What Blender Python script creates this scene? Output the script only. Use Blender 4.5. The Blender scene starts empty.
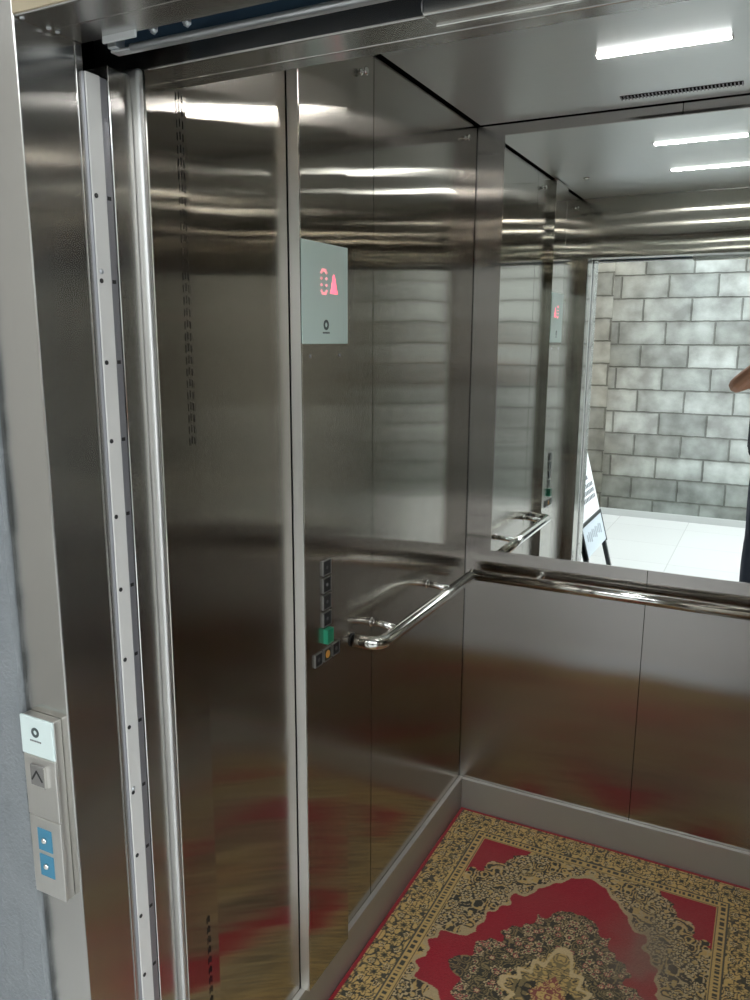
import bpy, bmesh, math, random
import numpy as np
from mathutils import Vector, Matrix, noise as mnoise

random.seed(7)
S = bpy.context.scene
COL = S.collection

# ------------------------------------------------------------------ materials
def nodes_of(m):
    m.use_nodes = True
    nt = m.node_tree
    return nt, nt.nodes, nt.links, nt.nodes['Principled BSDF']

def plain(name, col, rough=0.5, metal=0.0, emit=None, strength=0.0, spec=0.5):
    m = bpy.data.materials.new(name)
    nt, N, L, b = nodes_of(m)
    b.inputs['Base Color'].default_value = (*col, 1)
    b.inputs['Roughness'].default_value = rough
    b.inputs['Metallic'].default_value = metal
    b.inputs['Specular IOR Level'].default_value = spec
    # faint procedural mottling so nothing is a dead flat colour
    tc = N.new('ShaderNodeTexCoord'); nz = N.new('ShaderNodeTexNoise')
    nz.inputs['Scale'].default_value = 35
    mr = N.new('ShaderNodeMapRange')
    mr.inputs['To Min'].default_value = max(0.02, rough - 0.05)
    mr.inputs['To Max'].default_value = min(1, rough + 0.05)
    L.new(tc.outputs['Object'], nz.inputs['Vector'])
    L.new(nz.outputs['Fac'], mr.inputs['Value'])
    L.new(mr.outputs['Result'], b.inputs['Roughness'])
    if emit:
        b.inputs['Emission Color'].default_value = (*emit, 1)
        b.inputs['Emission Strength'].default_value = strength
    return m

def steel(name, col=(0.60, 0.58, 0.545), smear=0.20, sharp=0.012, axis='Z', wave=0.02):
    """brushed stainless: grain along 'axis'; reflections smear across the grain (smear) and stay crisp along it (sharp)"""
    m = bpy.data.materials.new(name)
    nt, N, L, b = nodes_of(m)
    N.remove(b)
    g = N.new('ShaderNodeBsdfAnisotropic'); g.distribution = 'GGX'
    L.new(g.outputs['BSDF'], N['Material Output'].inputs['Surface'])
    g.inputs['Anisotropy'].default_value = -(1 - math.sqrt(sharp / smear))
    rough = math.sqrt(math.sqrt(sharp * smear))
    tg = N.new('ShaderNodeTangent'); tg.direction_type = 'RADIAL'; tg.axis = axis
    L.new(tg.outputs['Tangent'], g.inputs['Tangent'])
    tc = N.new('ShaderNodeTexCoord')
    mp = N.new('ShaderNodeMapping')
    mp.inputs['Scale'].default_value = {'Z': (420, 420, 3), 'X': (3, 420, 420), 'Y': (420, 3, 420)}[axis]
    nz = N.new('ShaderNodeTexNoise'); nz.inputs['Scale'].default_value = 1.0
    nz.inputs['Detail'].default_value = 3
    L.new(tc.outputs['Object'], mp.inputs['Vector'])
    L.new(mp.outputs['Vector'], nz.inputs['Vector'])
    cr = N.new('ShaderNodeMix'); cr.data_type = 'RGBA'
    cr.inputs['A'].default_value = (*[c * 0.965 for c in col], 1)
    cr.inputs['B'].default_value = (*[min(1, c * 1.03) for c in col], 1)
    L.new(nz.outputs['Fac'], cr.inputs['Factor'])
    lw_ = N.new('ShaderNodeLayerWeight'); lw_.inputs['Blend'].default_value = 0.5
    pw = N.new('ShaderNodeMath'); pw.operation = 'POWER'; pw.inputs[1].default_value = 5
    L.new(lw_.outputs['Facing'], pw.inputs[0])
    fr = N.new('ShaderNodeMix'); fr.data_type = 'RGBA'; fr.inputs['B'].default_value = (1, 1, 1, 1)
    L.new(pw.outputs['Value'], fr.inputs['Factor']); L.new(cr.outputs['Result'], fr.inputs['A'])
    L.new(fr.outputs['Result'], g.inputs['Color'])
    mr = N.new('ShaderNodeMapRange')
    mr.inputs['To Min'].default_value = rough * 0.97
    mr.inputs['To Max'].default_value = rough * 1.03
    L.new(nz.outputs['Fac'], mr.inputs['Value'])
    L.new(mr.outputs['Result'], g.inputs['Roughness'])
    if wave:
        n2 = N.new('ShaderNodeTexNoise'); n2.inputs['Scale'].default_value = 2.2
        n2.inputs['Detail'].default_value = 1
        L.new(tc.outputs['Object'], n2.inputs['Vector'])
        bp = N.new('ShaderNodeBump'); bp.inputs['Strength'].default_value = 1
        bp.inputs['Distance'].default_value = wave
        L.new(n2.outputs['Fac'], bp.inputs['Height'])
        L.new(bp.outputs['Normal'], g.inputs['Normal'])
    return m

M = {}
M['wall_steel'] = steel('brushed_steel_wall', (0.455, 0.424, 0.38), 0.065, 0.0014, 'Z', 0.0016)
M['back_steel'] = steel('brushed_steel_back', (0.44, 0.42, 0.40), 0.15, 0.006, 'Z', 0.003)
M['jamb_steel'] = steel('brushed_steel_jamb', (0.54, 0.525, 0.495), 0.10, 0.006, 'Z', 0.003)
M['nose_steel'] = steel('satin_nose', (0.78, 0.77, 0.75), 0.25, 0.15, 'Z', 0)
M['soffit_steel'] = steel('brushed_steel_soffit', (0.55, 0.545, 0.53), 0.12, 0.02, 'X', 0.002)
M['ceiling_steel'] = steel('brushed_steel_ceiling', (0.76, 0.79, 0.79), 0.25, 0.10, 'X', 0.002)
M['skirt_steel'] = plain('satin_skirting', (0.42, 0.41, 0.38), 0.38, 0.55)
M['chrome'] = plain('polished_steel_tube', (0.78, 0.77, 0.74), 0.10, 1)
M['zinc'] = plain('zinc_plated', (0.60, 0.62, 0.64), 0.38, 0.8)
M['dark'] = plain('dark_gap', (0.006, 0.006, 0.007), 0.9, spec=0.1)
M['shaft'] = plain('dark_shaft', (0.02, 0.02, 0.02), 0.95, spec=0.1)
M['navy'] = plain('dark_blue_painted_track', (0.035, 0.065, 0.10), 0.35)
M['strip_grey'] = plain('pale_grey_edge_strip', (0.60, 0.59, 0.565), 0.4)
M['mid_grey'] = plain('satin_grey_edge', (0.30, 0.30, 0.32), 0.35, 0.6)
M['bolt_black'] = plain('black_bolt', (0.01, 0.01, 0.01), 0.5)
M['display'] = plain('pale_aqua_display_glass', (0.62, 0.76, 0.72), 0.12)
M['white_glass'] = plain('white_glass_plate', (0.62, 0.71, 0.69), 0.12)
M['logo_dark'] = plain('dark_grey_print', (0.05, 0.07, 0.07), 0.5)
M['red_led'] = plain('pink_red_led', (0.9, 0.2, 0.25), 0.4, emit=(1.0, 0.13, 0.2), strength=1.6)
M['pale_led'] = plain('pale_red_led', (0.9, 0.35, 0.38), 0.4, emit=(1.0, 0.28, 0.32), strength=1.0)
M['black_plastic'] = plain('black_button_plastic', (0.012, 0.012, 0.013), 0.3)
M['green_plastic'] = plain('green_button_plastic', (0.01, 0.22, 0.12), 0.3)
M['amber'] = plain('amber_alarm_symbol', (0.75, 0.36, 0.07), 0.4)
M['grey_mark'] = plain('grey_engraving', (0.13, 0.13, 0.13), 0.5)
M['bright_edge'] = plain('satin_bright_edge', (0.80, 0.79, 0.77), 0.32, 0.85)
M['button_rim'] = plain('dull_button_rim', (0.22, 0.22, 0.215), 0.4, 0.8)
M['button_grey'] = plain('grey_button_face', (0.22, 0.21, 0.20), 0.4, 0.4)
M['blue_sticker'] = plain('blue_sticker', (0.04, 0.19, 0.30), 0.4)
M['plate_steel'] = steel('brushed_plate', (0.66, 0.64, 0.60), 0.2, 0.05, 'Z', 0)
M['cream'] = plain('cream_tone', (0.50, 0.42, 0.29), 0.7)  # plain cream tone for the header face
M['tube_light'] = plain('led_tube_glow', (1, 1, 1), 0.5, emit=(1, 0.99, 0.96), strength=72)
M['tube_end'] = plain('white_tube_end', (0.8, 0.8, 0.8), 0.4)
M['sign_white'] = plain('white_sign_board', (0.86, 0.87, 0.88), 0.5)
M['sign_panel'] = plain('pale_blue_grey_panel', (0.62, 0.68, 0.74), 0.4)
M['sign_frame'] = plain('black_sign_frame', (0.015, 0.018, 0.02), 0.45)
M['sign_ink'] = plain('grey_sign_ink', (0.12, 0.13, 0.15), 0.6)
M['grey_print'] = plain('pale_grey_print', (0.36, 0.40, 0.44), 0.6)
M['skin'] = plain('skin', (0.36, 0.17, 0.10), 0.5)
M['hair'] = plain('black_hair', (0.012, 0.010, 0.009), 0.5)
M['shirt'] = plain('black_cotton', (0.012, 0.013, 0.016), 0.85)
M['jeans'] = plain('dark_navy_denim', (0.018, 0.024, 0.04), 0.85)
M['shoe'] = plain('dark_shoe', (0.02, 0.02, 0.02), 0.5)
M['eye_white'] = plain('eye_white', (0.8, 0.78, 0.75), 0.3)
M['lip'] = plain('lip', (0.30, 0.10, 0.08), 0.5)
M['phone'] = plain('dark_phone', (0.015, 0.015, 0.018), 0.2)

def mirror_mat():
    m = bpy.data.materials.new('mirror_silver')
    nt, N, L, b = nodes_of(m)
    b.inputs['Base Color'].default_value = (0.90, 0.945, 0.925, 1)
    b.inputs['Metallic'].default_value = 1
    b.inputs['Roughness'].default_value = 0.0
    tc = N.new('ShaderNodeTexCoord'); nz = N.new('ShaderNodeTexNoise'); nz.inputs['Scale'].default_value = 3
    mr = N.new('ShaderNodeMapRange'); mr.inputs['To Min'].default_value = 0.0; mr.inputs['To Max'].default_value = 0.012
    L.new(tc.outputs['Object'], nz.inputs['Vector']); L.new(nz.outputs['Fac'], mr.inputs['Value'])
    L.new(mr.outputs['Result'], b.inputs['Roughness'])
    return m
M['mirror'] = mirror_mat()

def plaster_mat():
    m = bpy.data.materials.new('grey_plaster')
    nt, N, L, b = nodes_of(m)
    b.inputs['Roughness'].default_value = 0.9
    tc = N.new('ShaderNodeTexCoord')
    nz = N.new('ShaderNodeTexNoise'); nz.inputs['Scale'].default_value = 9; nz.inputs['Detail'].default_value = 8
    L.new(tc.outputs['Object'], nz.inputs['Vector'])
    mx = N.new('ShaderNodeMix'); mx.data_type = 'RGBA'
    mx.inputs['A'].default_value = (0.155, 0.17, 0.18, 1); mx.inputs['B'].default_value = (0.24, 0.255, 0.265, 1)
    L.new(nz.outputs['Fac'], mx.inputs['Factor']); L.new(mx.outputs['Result'], b.inputs['Base Color'])
    n2 = N.new('ShaderNodeTexNoise'); n2.inputs['Scale'].default_value = 160; n2.inputs['Detail'].default_value = 5
    L.new(tc.outputs['Object'], n2.inputs['Vector'])
    bp = N.new('ShaderNodeBump'); bp.inputs['Strength'].default_value = 0.7; bp.inputs['Distance'].default_value = 0.004
    L.new(n2.outputs['Fac'], bp.inputs['Height']); L.new(bp.outputs['Normal'], b.inputs['Normal'])
    return m
M['plaster'] = plaster_mat()

def block_mat():
    """grey concrete block masonry: 40 x 20 cm running bond, painted patches and brown staining"""
    m = bpy.data.materials.new('concrete_block_masonry')
    nt, N, L, b = nodes_of(m)
    b.inputs['Roughness'].default_value = 0.85
    tc = N.new('ShaderNodeTexCoord')
    sp = N.new('ShaderNodeSeparateXYZ'); L.new(tc.outputs['Object'], sp.inputs['Vector'])
    cb = N.new('ShaderNodeCombineXYZ')
    L.new(sp.outputs['X'], cb.inputs['X']); L.new(sp.outputs['Z'], cb.inputs['Y'])
    dn = N.new('ShaderNodeTexNoise'); dn.inputs['Scale'].default_value = 14; dn.inputs['Detail'].default_value = 3
    L.new(tc.outputs['Object'], dn.inputs['Vector'])
    dsub = N.new('ShaderNodeVectorMath'); dsub.operation = 'SUBTRACT'; dsub.inputs[1].default_value = (0.5, 0.5, 0.5)
    L.new(dn.outputs['Color'], dsub.inputs[0])
    dsc = N.new('ShaderNodeVectorMath'); dsc.operation = 'SCALE'; dsc.inputs['Scale'].default_value = 0.012
    L.new(dsub.outputs['Vector'], dsc.inputs[0])
    dad = N.new('ShaderNodeVectorMath'); dad.operation = 'ADD'
    L.new(cb.outputs['Vector'], dad.inputs[0]); L.new(dsc.outputs['Vector'], dad.inputs[1])
    br = N.new('ShaderNodeTexBrick')
    br.offset = 0.5; br.offset_frequency = 2; br.squash = 1
    br.inputs['Scale'].default_value = 1
    br.inputs['Brick Width'].default_value = 0.40
    br.inputs['Row Height'].default_value = 0.20
    br.inputs['Mortar Size'].default_value = 0.010
    br.inputs['Mortar Smooth'].default_value = 0.7
    br.inputs['Bias'].default_value = 0.0
    br.inputs['Color1'].default_value = (0.305, 0.313, 0.302, 1)
    br.inputs['Color2'].default_value = (0.52, 0.53, 0.517, 1)
    br.inputs['Mortar'].default_value = (0.24, 0.24, 0.225, 1)
    L.new(dad.outputs['Vector'], br.inputs['Vector'])
    # chalky patches inside the blocks
    nz = N.new('ShaderNodeTexNoise'); nz.inputs['Scale'].default_value = 5; nz.inputs['Detail'].default_value = 7
    L.new(tc.outputs['Object'], nz.inputs['Vector'])
    ramp = N.new('ShaderNodeValToRGB')
    ramp.color_ramp.elements[0].position = 0.35; ramp.color_ramp.elements[0].color = (0.62, 0.61, 0.59, 1)
    ramp.color_ramp.elements[1].position = 0.68; ramp.color_ramp.elements[1].color = (1.45, 1.48, 1.46, 1)
    L.new(nz.outputs['Fac'], ramp.inputs['Fac'])
    mul = N.new('ShaderNodeMix'); mul.data_type = 'RGBA'; mul.blend_type = 'MULTIPLY'; mul.inputs['Factor'].default_value = 0.8
    L.new(br.outputs['Color'], mul.inputs['A']); L.new(ramp.outputs['Color'], mul.inputs['B'])
    # brown dirt stain, large soft shape of its own at the upper left
    n3 = N.new('ShaderNodeTexNoise'); n3.inputs['Scale'].default_value = 1.6; n3.inputs['Detail'].default_value = 5
    L.new(tc.outputs['Object'], n3.inputs['Vector'])
    gx = N.new('ShaderNodeMapRange'); gx.inputs['From Min'].default_value = 0.45; gx.inputs['From Max'].default_value = -0.35
    L.new(sp.outputs['X'], gx.inputs['Value'])
    ad = N.new('ShaderNodeMath'); ad.operation = 'MULTIPLY_ADD'; ad.inputs[1].default_value = 1.2; ad.inputs[2].default_value = -0.62
    L.new(n3.outputs['Fac'], ad.inputs[0])
    ad2 = N.new('ShaderNodeMath'); ad2.operation = 'ADD'; ad2.use_clamp = True
    L.new(ad.outputs['Value'], ad2.inputs[0]); L.new(gx.outputs['Result'], ad2.inputs[1])
    b2 = N.new('ShaderNodeTexBrick'); b2.offset = 0.5; b2.offset_frequency = 2
    b2.inputs['Scale'].default_value = 1; b2.inputs['Brick Width'].default_value = 0.40; b2.inputs['Row Height'].default_value = 0.20
    b2.inputs['Mortar Size'].default_value = 0.055; b2.inputs['Mortar Smooth'].default_value = 1.0
    L.new(dad.outputs['Vector'], b2.inputs['Vector'])
    n6 = N.new('ShaderNodeTexNoise'); n6.inputs['Scale'].default_value = 9; n6.inputs['Detail'].default_value = 6
    L.new(tc.outputs['Object'], n6.inputs['Vector'])
    e1 = N.new('ShaderNodeMath'); e1.operation = 'MULTIPLY'; e1.use_clamp = True
    e0 = N.new('ShaderNodeMapRange'); e0.inputs['From Min'].default_value = 0.3; e0.inputs['From Max'].default_value = 0.65; e0.inputs['To Max'].default_value = 0.55
    L.new(n6.outputs['Fac'], e0.inputs['Value']); L.new(e0.outputs['Result'], e1.inputs[0]); L.new(b2.outputs['Fac'], e1.inputs[1])
    em = N.new('ShaderNodeMix'); em.data_type = 'RGBA'; em.blend_type = 'MULTIPLY'; em.inputs['B'].default_value = (0.55, 0.54, 0.51, 1)
    L.new(e1.outputs['Value'], em.inputs['Factor']); L.new(mul.outputs['Result'], em.inputs['A'])
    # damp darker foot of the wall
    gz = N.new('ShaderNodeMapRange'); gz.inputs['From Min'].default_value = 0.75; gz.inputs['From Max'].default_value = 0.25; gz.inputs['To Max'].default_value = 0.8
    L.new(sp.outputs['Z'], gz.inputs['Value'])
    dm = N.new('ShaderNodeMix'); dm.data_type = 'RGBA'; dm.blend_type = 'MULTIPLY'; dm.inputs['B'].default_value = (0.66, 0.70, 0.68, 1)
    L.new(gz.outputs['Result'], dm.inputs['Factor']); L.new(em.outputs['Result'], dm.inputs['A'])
    st = N.new('ShaderNodeMix'); st.data_type = 'RGBA'; st.blend_type = 'MULTIPLY'
    st.inputs['B'].default_value = (0.62, 0.55, 0.48, 1)
    L.new(ad2.outputs['Value'], st.inputs['Factor']); L.new(dm.outputs['Result'], st.inputs['A'])
    L.new(st.outputs['Result'], b.inputs['Base Color'])
    bp = N.new('ShaderNodeBump'); bp.inputs['Strength'].default_value = 0.9; bp.inputs['Distance'].default_value = 0.012; bp.invert = True
    L.new(br.outputs['Fac'], bp.inputs['Height'])
    n4 = N.new('ShaderNodeTexNoise'); n4.inputs['Scale'].default_value = 70; n4.inputs['Detail'].default_value = 4
    L.new(tc.outputs['Object'], n4.inputs['Vector'])
    bp2 = N.new('ShaderNodeBump'); bp2.inputs['Strength'].default_value = 0.4; bp2.inputs['Distance'].default_value = 0.004
    L.new(n4.outputs['Fac'], bp2.inputs['Height']); L.new(bp.outputs['Normal'], bp2.inputs['Normal'])
    L.new(bp2.outputs['Normal'], b.inputs['Normal'])
    return m
M['block'] = block_mat()

def tile_mat():
    m = bpy.data.materials.new('white_floor_tile')
    nt, N, L, b = nodes_of(m)
    b.inputs['Roughness'].default_value = 0.35
    tc = N.new('ShaderNodeTexCoord')
    br = N.new('ShaderNodeTexBrick'); br.offset = 0; br.inputs['Scale'].default_value = 1
    br.inputs['Brick Width'].default_value = 0.6; br.inputs['Row Height'].default_value = 0.6
    br.inputs['Mortar Size'].default_value = 0.003
    br.inputs['Color1'].default_value = (0.62, 0.62, 0.61, 1); br.inputs['Color2'].default_value = (0.66, 0.66, 0.65, 1)
    br.inputs['Mortar'].default_value = (0.45, 0.45, 0.44, 1)
    L.new(tc.outputs['Object'], br.inputs['Vector']); L.new(br.outputs['Color'], b.inputs['Base Color'])
    return m
M['tile'] = tile_mat()

def rug_mat():
    m = bpy.data.materials.new('woven_rug_pile')
    nt, N, L, b = nodes_of(m)
    b.inputs['Roughness'].default_value = 0.95
    b.inputs['Specular IOR Level'].default_value = 0.15
    b.inputs['Sheen Weight'].default_value = 0.25
    b.inputs['Sheen Roughness'].default_value = 0.4
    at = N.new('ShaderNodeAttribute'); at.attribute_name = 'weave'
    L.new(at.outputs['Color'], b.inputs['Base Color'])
    tc = N.new('ShaderNodeTexCoord')
    nz = N.new('ShaderNodeTexNoise'); nz.inputs['Scale'].default_value = 380; nz.inputs['Detail'].default_value = 2
    L.new(tc.outputs['Object'], nz.inputs['Vector'])
    bp = N.new('ShaderNodeBump'); bp.inputs['Strength'].default_value = 0.6; bp.inputs['Distance'].default_value = 0.003
    L.new(nz.outputs['Fac'], bp.inputs['Height']); L.new(bp.outputs['Normal'], b.inputs['Normal'])
    return m
M['rug'] = rug_mat()

# ------------------------------------------------------------------ mesh helpers
class MB:
    """collects shapes into one mesh"""
    def __init__(self): self.bm = bmesh.new()
    def box(self, x0, x1, y0, y1, z0, z1, bev=0.0, seg=2):
        r = bmesh.ops.create_cube(self.bm, size=1)
        vs = r['verts']
        for v in vs:
            v.co = Vector(((x0 + x1) / 2 + v.co.x * (x1 - x0), (y0 + y1) / 2 + v.co.y * (y1 - y0), (z0 + z1) / 2 + v.co.z * (z1 - z0)))
        if bev:
            es = list({e for v in vs for e in v.link_edges})
            bmesh.ops.bevel(self.bm, geom=es, offset=bev, segments=seg, affect='EDGES', profile=0.5)
        return self
    def tube(self, pts, r, seg=16, cap=True):
        pts = [Vector(p) for p in pts]
        rings = []
        up = None
        for i, p in enumerate(pts):
            d = (pts[min(i + 1, len(pts) - 1)] - pts[max(i - 1, 0)]).normalized()
            if up is None:
                a = Vector((0, 0, 1)) if abs(d.z) < 0.9 else Vector((1, 0, 0))
                up = (a - d * a.dot(d)).normalized()
            else:
                up = (up - d * up.dot(d)).normalized()
            s = d.cross(up)
            rr = r[i] if isinstance(r, (list, tuple)) else r
            rings.append([self.bm.verts.new(p + (up * math.cos(t) + s * math.sin(t)) * rr) for t in [2 * math.pi * k / seg for k in range(seg)]])
        for a, b in zip(rings, rings[1:]):
            for k in range(seg):
                f = self.bm.faces.new((a[k], a[(k + 1) % seg], b[(k + 1) % seg], b[k])); f.smooth = True
        if cap:
            self.bm.faces.new(rings[0][::-1]); self.bm.faces.new(rings[-1])
        return self
    def lathe(self, origin, axis, prof, seg=24):
        """prof: (distance along axis, radius)"""
        o = Vector(origin); ax = Vector(axis).normalized()
        a = Vector((0, 0, 1)) if abs(ax.z) < 0.9 else Vector((1, 0, 0))
        u = (a - ax * a.dot(ax)).normalized(); w = ax.cross(u)
        rings = [[self.bm.verts.new(o + ax * h + (u * math.cos(t) + w * math.sin(t)) * max(r, 1e-5)) for t in [2 * math.pi * k / seg for k in range(seg)]] for h, r in prof]
        for p, q in zip(rings, rings[1:]):
            for k in range(seg):
                f = self.bm.faces.new((p[k], p[(k + 1) % seg], q[(k + 1) % seg], q[k])); f.smooth = True
        self.bm.faces.new(rings[0][::-1]); self.bm.faces.new(rings[-1])
        return self
    def prism(self, poly, ext):
        """poly: 3-D outline, ext: extrusion vector"""
        e = Vector(ext)
        a = [self.bm.verts.new(Vector(p)) for p in poly]; b = [self.bm.verts.new(Vector(p) + e) for p in poly]
        self.bm.faces.new(a); self.bm.faces.new(b[::-1])
        n = len(a)
        for k in range(n): self.bm.faces.new((a[k], b[k], b[(k + 1) % n], a[(k + 1) % n]))
        return self
    def build(self, name, mat, parent=None, smooth=False, origin=None):
        bmesh.ops.recalc_face_normals(self.bm, faces=self.bm.faces)
        me = bpy.data.meshes.new(name); self.bm.to_mesh(me); self.bm.free()
        if smooth:
            for p in me.polygons: p.use_smooth = True
        o = bpy.data.objects.new(name, me); COL.objects.link(o)
        if mat: me.materials.append(mat)
        if origin is not None:
            me.transform(Matrix.Translation(-Vector(origin))); o.location = origin
        if parent:
            o.parent = parent
            o.matrix_parent_inverse = Matrix.Translation(parent.location).inverted() if parent.rotation_euler[:] == (0, 0, 0) else Matrix.Identity(4)
        return o

def tag(o, label, cat=None, group=None, kind=None):
    o['label'] = label
    if cat: o['category'] = cat
    if group: o['group'] = group
    if kind: o['kind'] = kind
    return o
def empty(name, loc, label, cat, group=None, kind=None):
    o = bpy.data.objects.new(name, None); COL.objects.link(o); o.location = loc; o.empty_display_size = 0.05
    return tag(o, label, cat, group, kind)
def copy_tree(o, off, parent=None):
    c = o.copy(); COL.objects.link(c)
    if parent: c.parent = parent
    else: c.location = o.location + Vector(off)
    for ch in list(o.children):
        d = copy_tree(ch, off, c)
        d.matrix_parent_inverse = ch.matrix_parent_inverse
    return c

# ------------------------------------------------------------------ key dimensions (metres; camera stands at x=0, y=0)
XL, XR = -0.866, 0.286           # cabin side walls
YB = 2.381                       # cabin back wall
YF = 1.000                       # inner face of the cabin front
H = 2.2275                       # cabin ceiling
SK = 0.105                       # skirting height
XO, XOR = -0.82, 0.10            # entrance opening
ZT = 1.971                       # underside of the cabin transom
YJ0, YJ1 = 0.692, 0.783          # landing frame depth
XJ = -0.81

# ------------------------------------------------------------------ cabin shell
wl = MB().box(XL - 0.05, XL - 0.022, YF - 0.08, YB + 0.03, -0.02, H + 0.06).build('wall_left', M['dark'])
tag(wl, 'left cabin wall of tall brushed steel panels behind the control column', 'wall', kind='structure')
for y0, y1 in ((YF - 0.004, 1.341), (1.531, 1.700), (1.7025, YB - 0.006)):
    MB().box(XL - 0.022, XL, y0, y1, SK - 0.01, H - 0.004).build('panel', M['wall_steel'], wl)

wb = MB().box(XL - 0.05, XR + 0.05, YB + 0.022, YB + 0.05, -0.02, H + 0.06).build('wall_back', M['dark'])
tag(wb, 'back cabin wall of brushed steel panels around the mirror', 'wall', kind='structure')
for x0, x1 in ((XL - 0.001, -0.294), (-0.292, XR + 0.001)):
    MB().box(x0, x1, YB, YB + 0.022, SK - 0.01, H - 0.003).build('panel', M['back_steel'], wb)

wr = MB().box(XR + 0.022, XR + 0.05, YF - 0.08, YB + 0.03, -0.02, H + 0.06).build('wall_right', M['dark'])
tag(wr, 'right cabin wall of brushed steel panels facing the control column', 'wall', kind='structure')
for y0, y1 in ((YF - 0.004, 1.459), (1.462, 1.919), (1.922, YB - 0.004)):
    MB().box(XR, XR + 0.022, y0, y1, SK - 0.01, H - 0.003).build('panel', M['wall_steel'], wr)

cl = MB().box(XL - 0.05, XR + 0.05, 0.90, YB + 0.05, H + 0.012, H + 0.03).build('ceiling', M['dark'])
tag(cl, 'brushed steel cabin ceiling with a dark shadow gap around it', 'ceiling', kind='structure')
MB().box(XL + 0.011, XR - 0.011, YF + 0.006, YB - 0.009, H, H + 0.012, 0.001, 1).build('panel', M['ceiling_steel'], cl)

fl = MB().box(XL - 0.05, XR + 0.05, 0.92, YB + 0.05, -0.03, 0.0).build('floor', M['skirt_steel'])
tag(fl, 'steel cabin floor under the patterned rug', 'floor', kind='structure')

SKT = 0.014
bl = MB().box(XL, XL + SKT, YF, YB, 0.0, SK + 0.012, 0.0015, 2).build('baseboard_left', M['skirt_steel'])
tag(bl, 'satin steel skirting along the foot of the left cabin wall', 'baseboard', kind='structure')
bb = MB().box(XL + SKT + .0005, XR - SKT - .0005, YB - SKT, YB, 0.0, SK + 0.010, 0.0015, 2).build('baseboard_back', bl.data.materials[0])
tag(bb, 'satin steel skirting along the foot of the back cabin wall', 'baseboard', kind='structure')
br_ = MB().box(XR - SKT, XR, YF, YB, 0.0, SK + 0.012, 0.0015, 2).build('baseboard_right', bl.data.materials[0])
tag(br_, 'satin steel skirting along the foot of the right cabin wall', 'baseboard', kind='structure')

# cabin front: transom over the entrance
wf = MB().box(XL - 0.05, XR + 0.05, 0.9725, YF + 0.002, ZT, H + 0.05, 0.0015, 2).build('wall_front', M['soffit_steel'])
tag(wf, 'brushed steel transom above the cabin entrance', 'wall', kind='structure')
MB().box(XL, XR, YF + 0.0018, YF + 0.0032, ZT + 0.002, H - 0.003).build('inner_panel', M['wall_steel'], wf)
MB().box(XL - 0.05, XR + 0.05, 0.917, 0.971, ZT, H + 0.05, 0.0025, 3).build('front_lip', M['soffit_steel'], wf)

# entrance columns (left one carries the ventilation slots)
def slots(y0, y1, x, zlo, zhi, n, dirx):
    m = MB()
    pitch = (zhi - zlo) / n
    for k in range(n):
        for j in (0, 1, 2):
            yy = y0 + (y1 - y0) * (j + 0.5) / 3
            z0 = zlo + k * pitch + 0.003 + (0.0025 if j == 1 else 0)
            m.box(x - 0.0006, x + 0.0003, yy - 0.0009, yy + 0.0009, z0, z0 + pitch * 0.62)
    return m
t1 = MB().box(XL - 0.05, XO, 0.912, YF - 0.001, 0.0, ZT, 0.0012, 1).build('trim_1', M['wall_steel'])
tag(t1, 'narrow brushed steel entrance column with rows of slots, left side of cabin opening', 'trim', kind='structure')
MB().box(XL - 0.05, XO + 0.001, 0.8985, 0.911, 0.0, ZT, 0.005, 6).build('nose_strip', M['nose_steel'], t1)
slots(0.973, 0.992, XO, 1.44, 1.962, 29, 1).build('ventilation_slots', M['dark'], t1)
slots(0.966, 0.976, XO, 0.10, 0.60, 24, 1).build('ventilation_slots', M['dark'], t1)
t2 = MB().box(XOR, XR + 0.05, 0.890, YF - 0.001, 0.0, ZT, 0.003, 2).build('trim_2', M['wall_steel'])
tag(t2, 'wide brushed steel entrance column, right side of cabin opening', 'trim', kind='structure')

# ------------------------------------------------------------------ mirror
mi = empty('mirror', (-0.29, YB, 0.9424), 'large frameless wall mirror on the back cabin wall reflecting the block wall', 'mirror')
MB().box(-0.778, 0.198, YB - 0.004, YB - 0.0002, 0.9424, 2.1933).build('mirror_glass', M['mirror'], mi)
e = MB()
for (x0, x1, z0, z1) in ((-0.7795, -0.778, 0.941, 2.1948), (0.198, 0.1995, 0.941, 2.1948), (-0.778, 0.198, 0.941, 0.9424), (-0.778, 0.198, 2.1933, 2.1948)):
    e.box(x0, x1, YB - 0.0045, YB - 0.0002, z0, z1)
e.build('polished_edge', M['chrome'], mi)

# ------------------------------------------------------------------ control column on the left wall
cp = empty('control_panel', (XL, 1.436, SK + 0.0125), 'slim steel control column with call buttons and floor display', 'control panel')
CX = -0.841
MB().box(XL - 0.01, CX, 1.3425, 1.5295, SK + 0.0125, H - 0.006, 0.0012, 2).build('column', M['wall_steel'], cp)
MB().box(XL - 0.012, XL + 0.0005, 1.3380, 1.3410, SK + 0.0125, H - 0.006).build('shadow_gap', M['dark'], cp)
MB().box(CX - 0.001, CX + 0.0006, 1.3445, 1.3462, SK + .0145, H - 0.012).build('edge_trim', M['chrome'], cp)
MB().box(XL + 0.001, CX - 0.0005, 1.3412, 1.3424, SK + 0.0125, H - 0.006, 0.0005, 1).build('front_edge', M['bright_edge'], cp)
dsp = MB().box(CX - 0.001, CX + 0.0025, 1.3445, 1.5285, 1.599, 1.797, 0.0008, 1).build('display', M['display'], cp)
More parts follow.
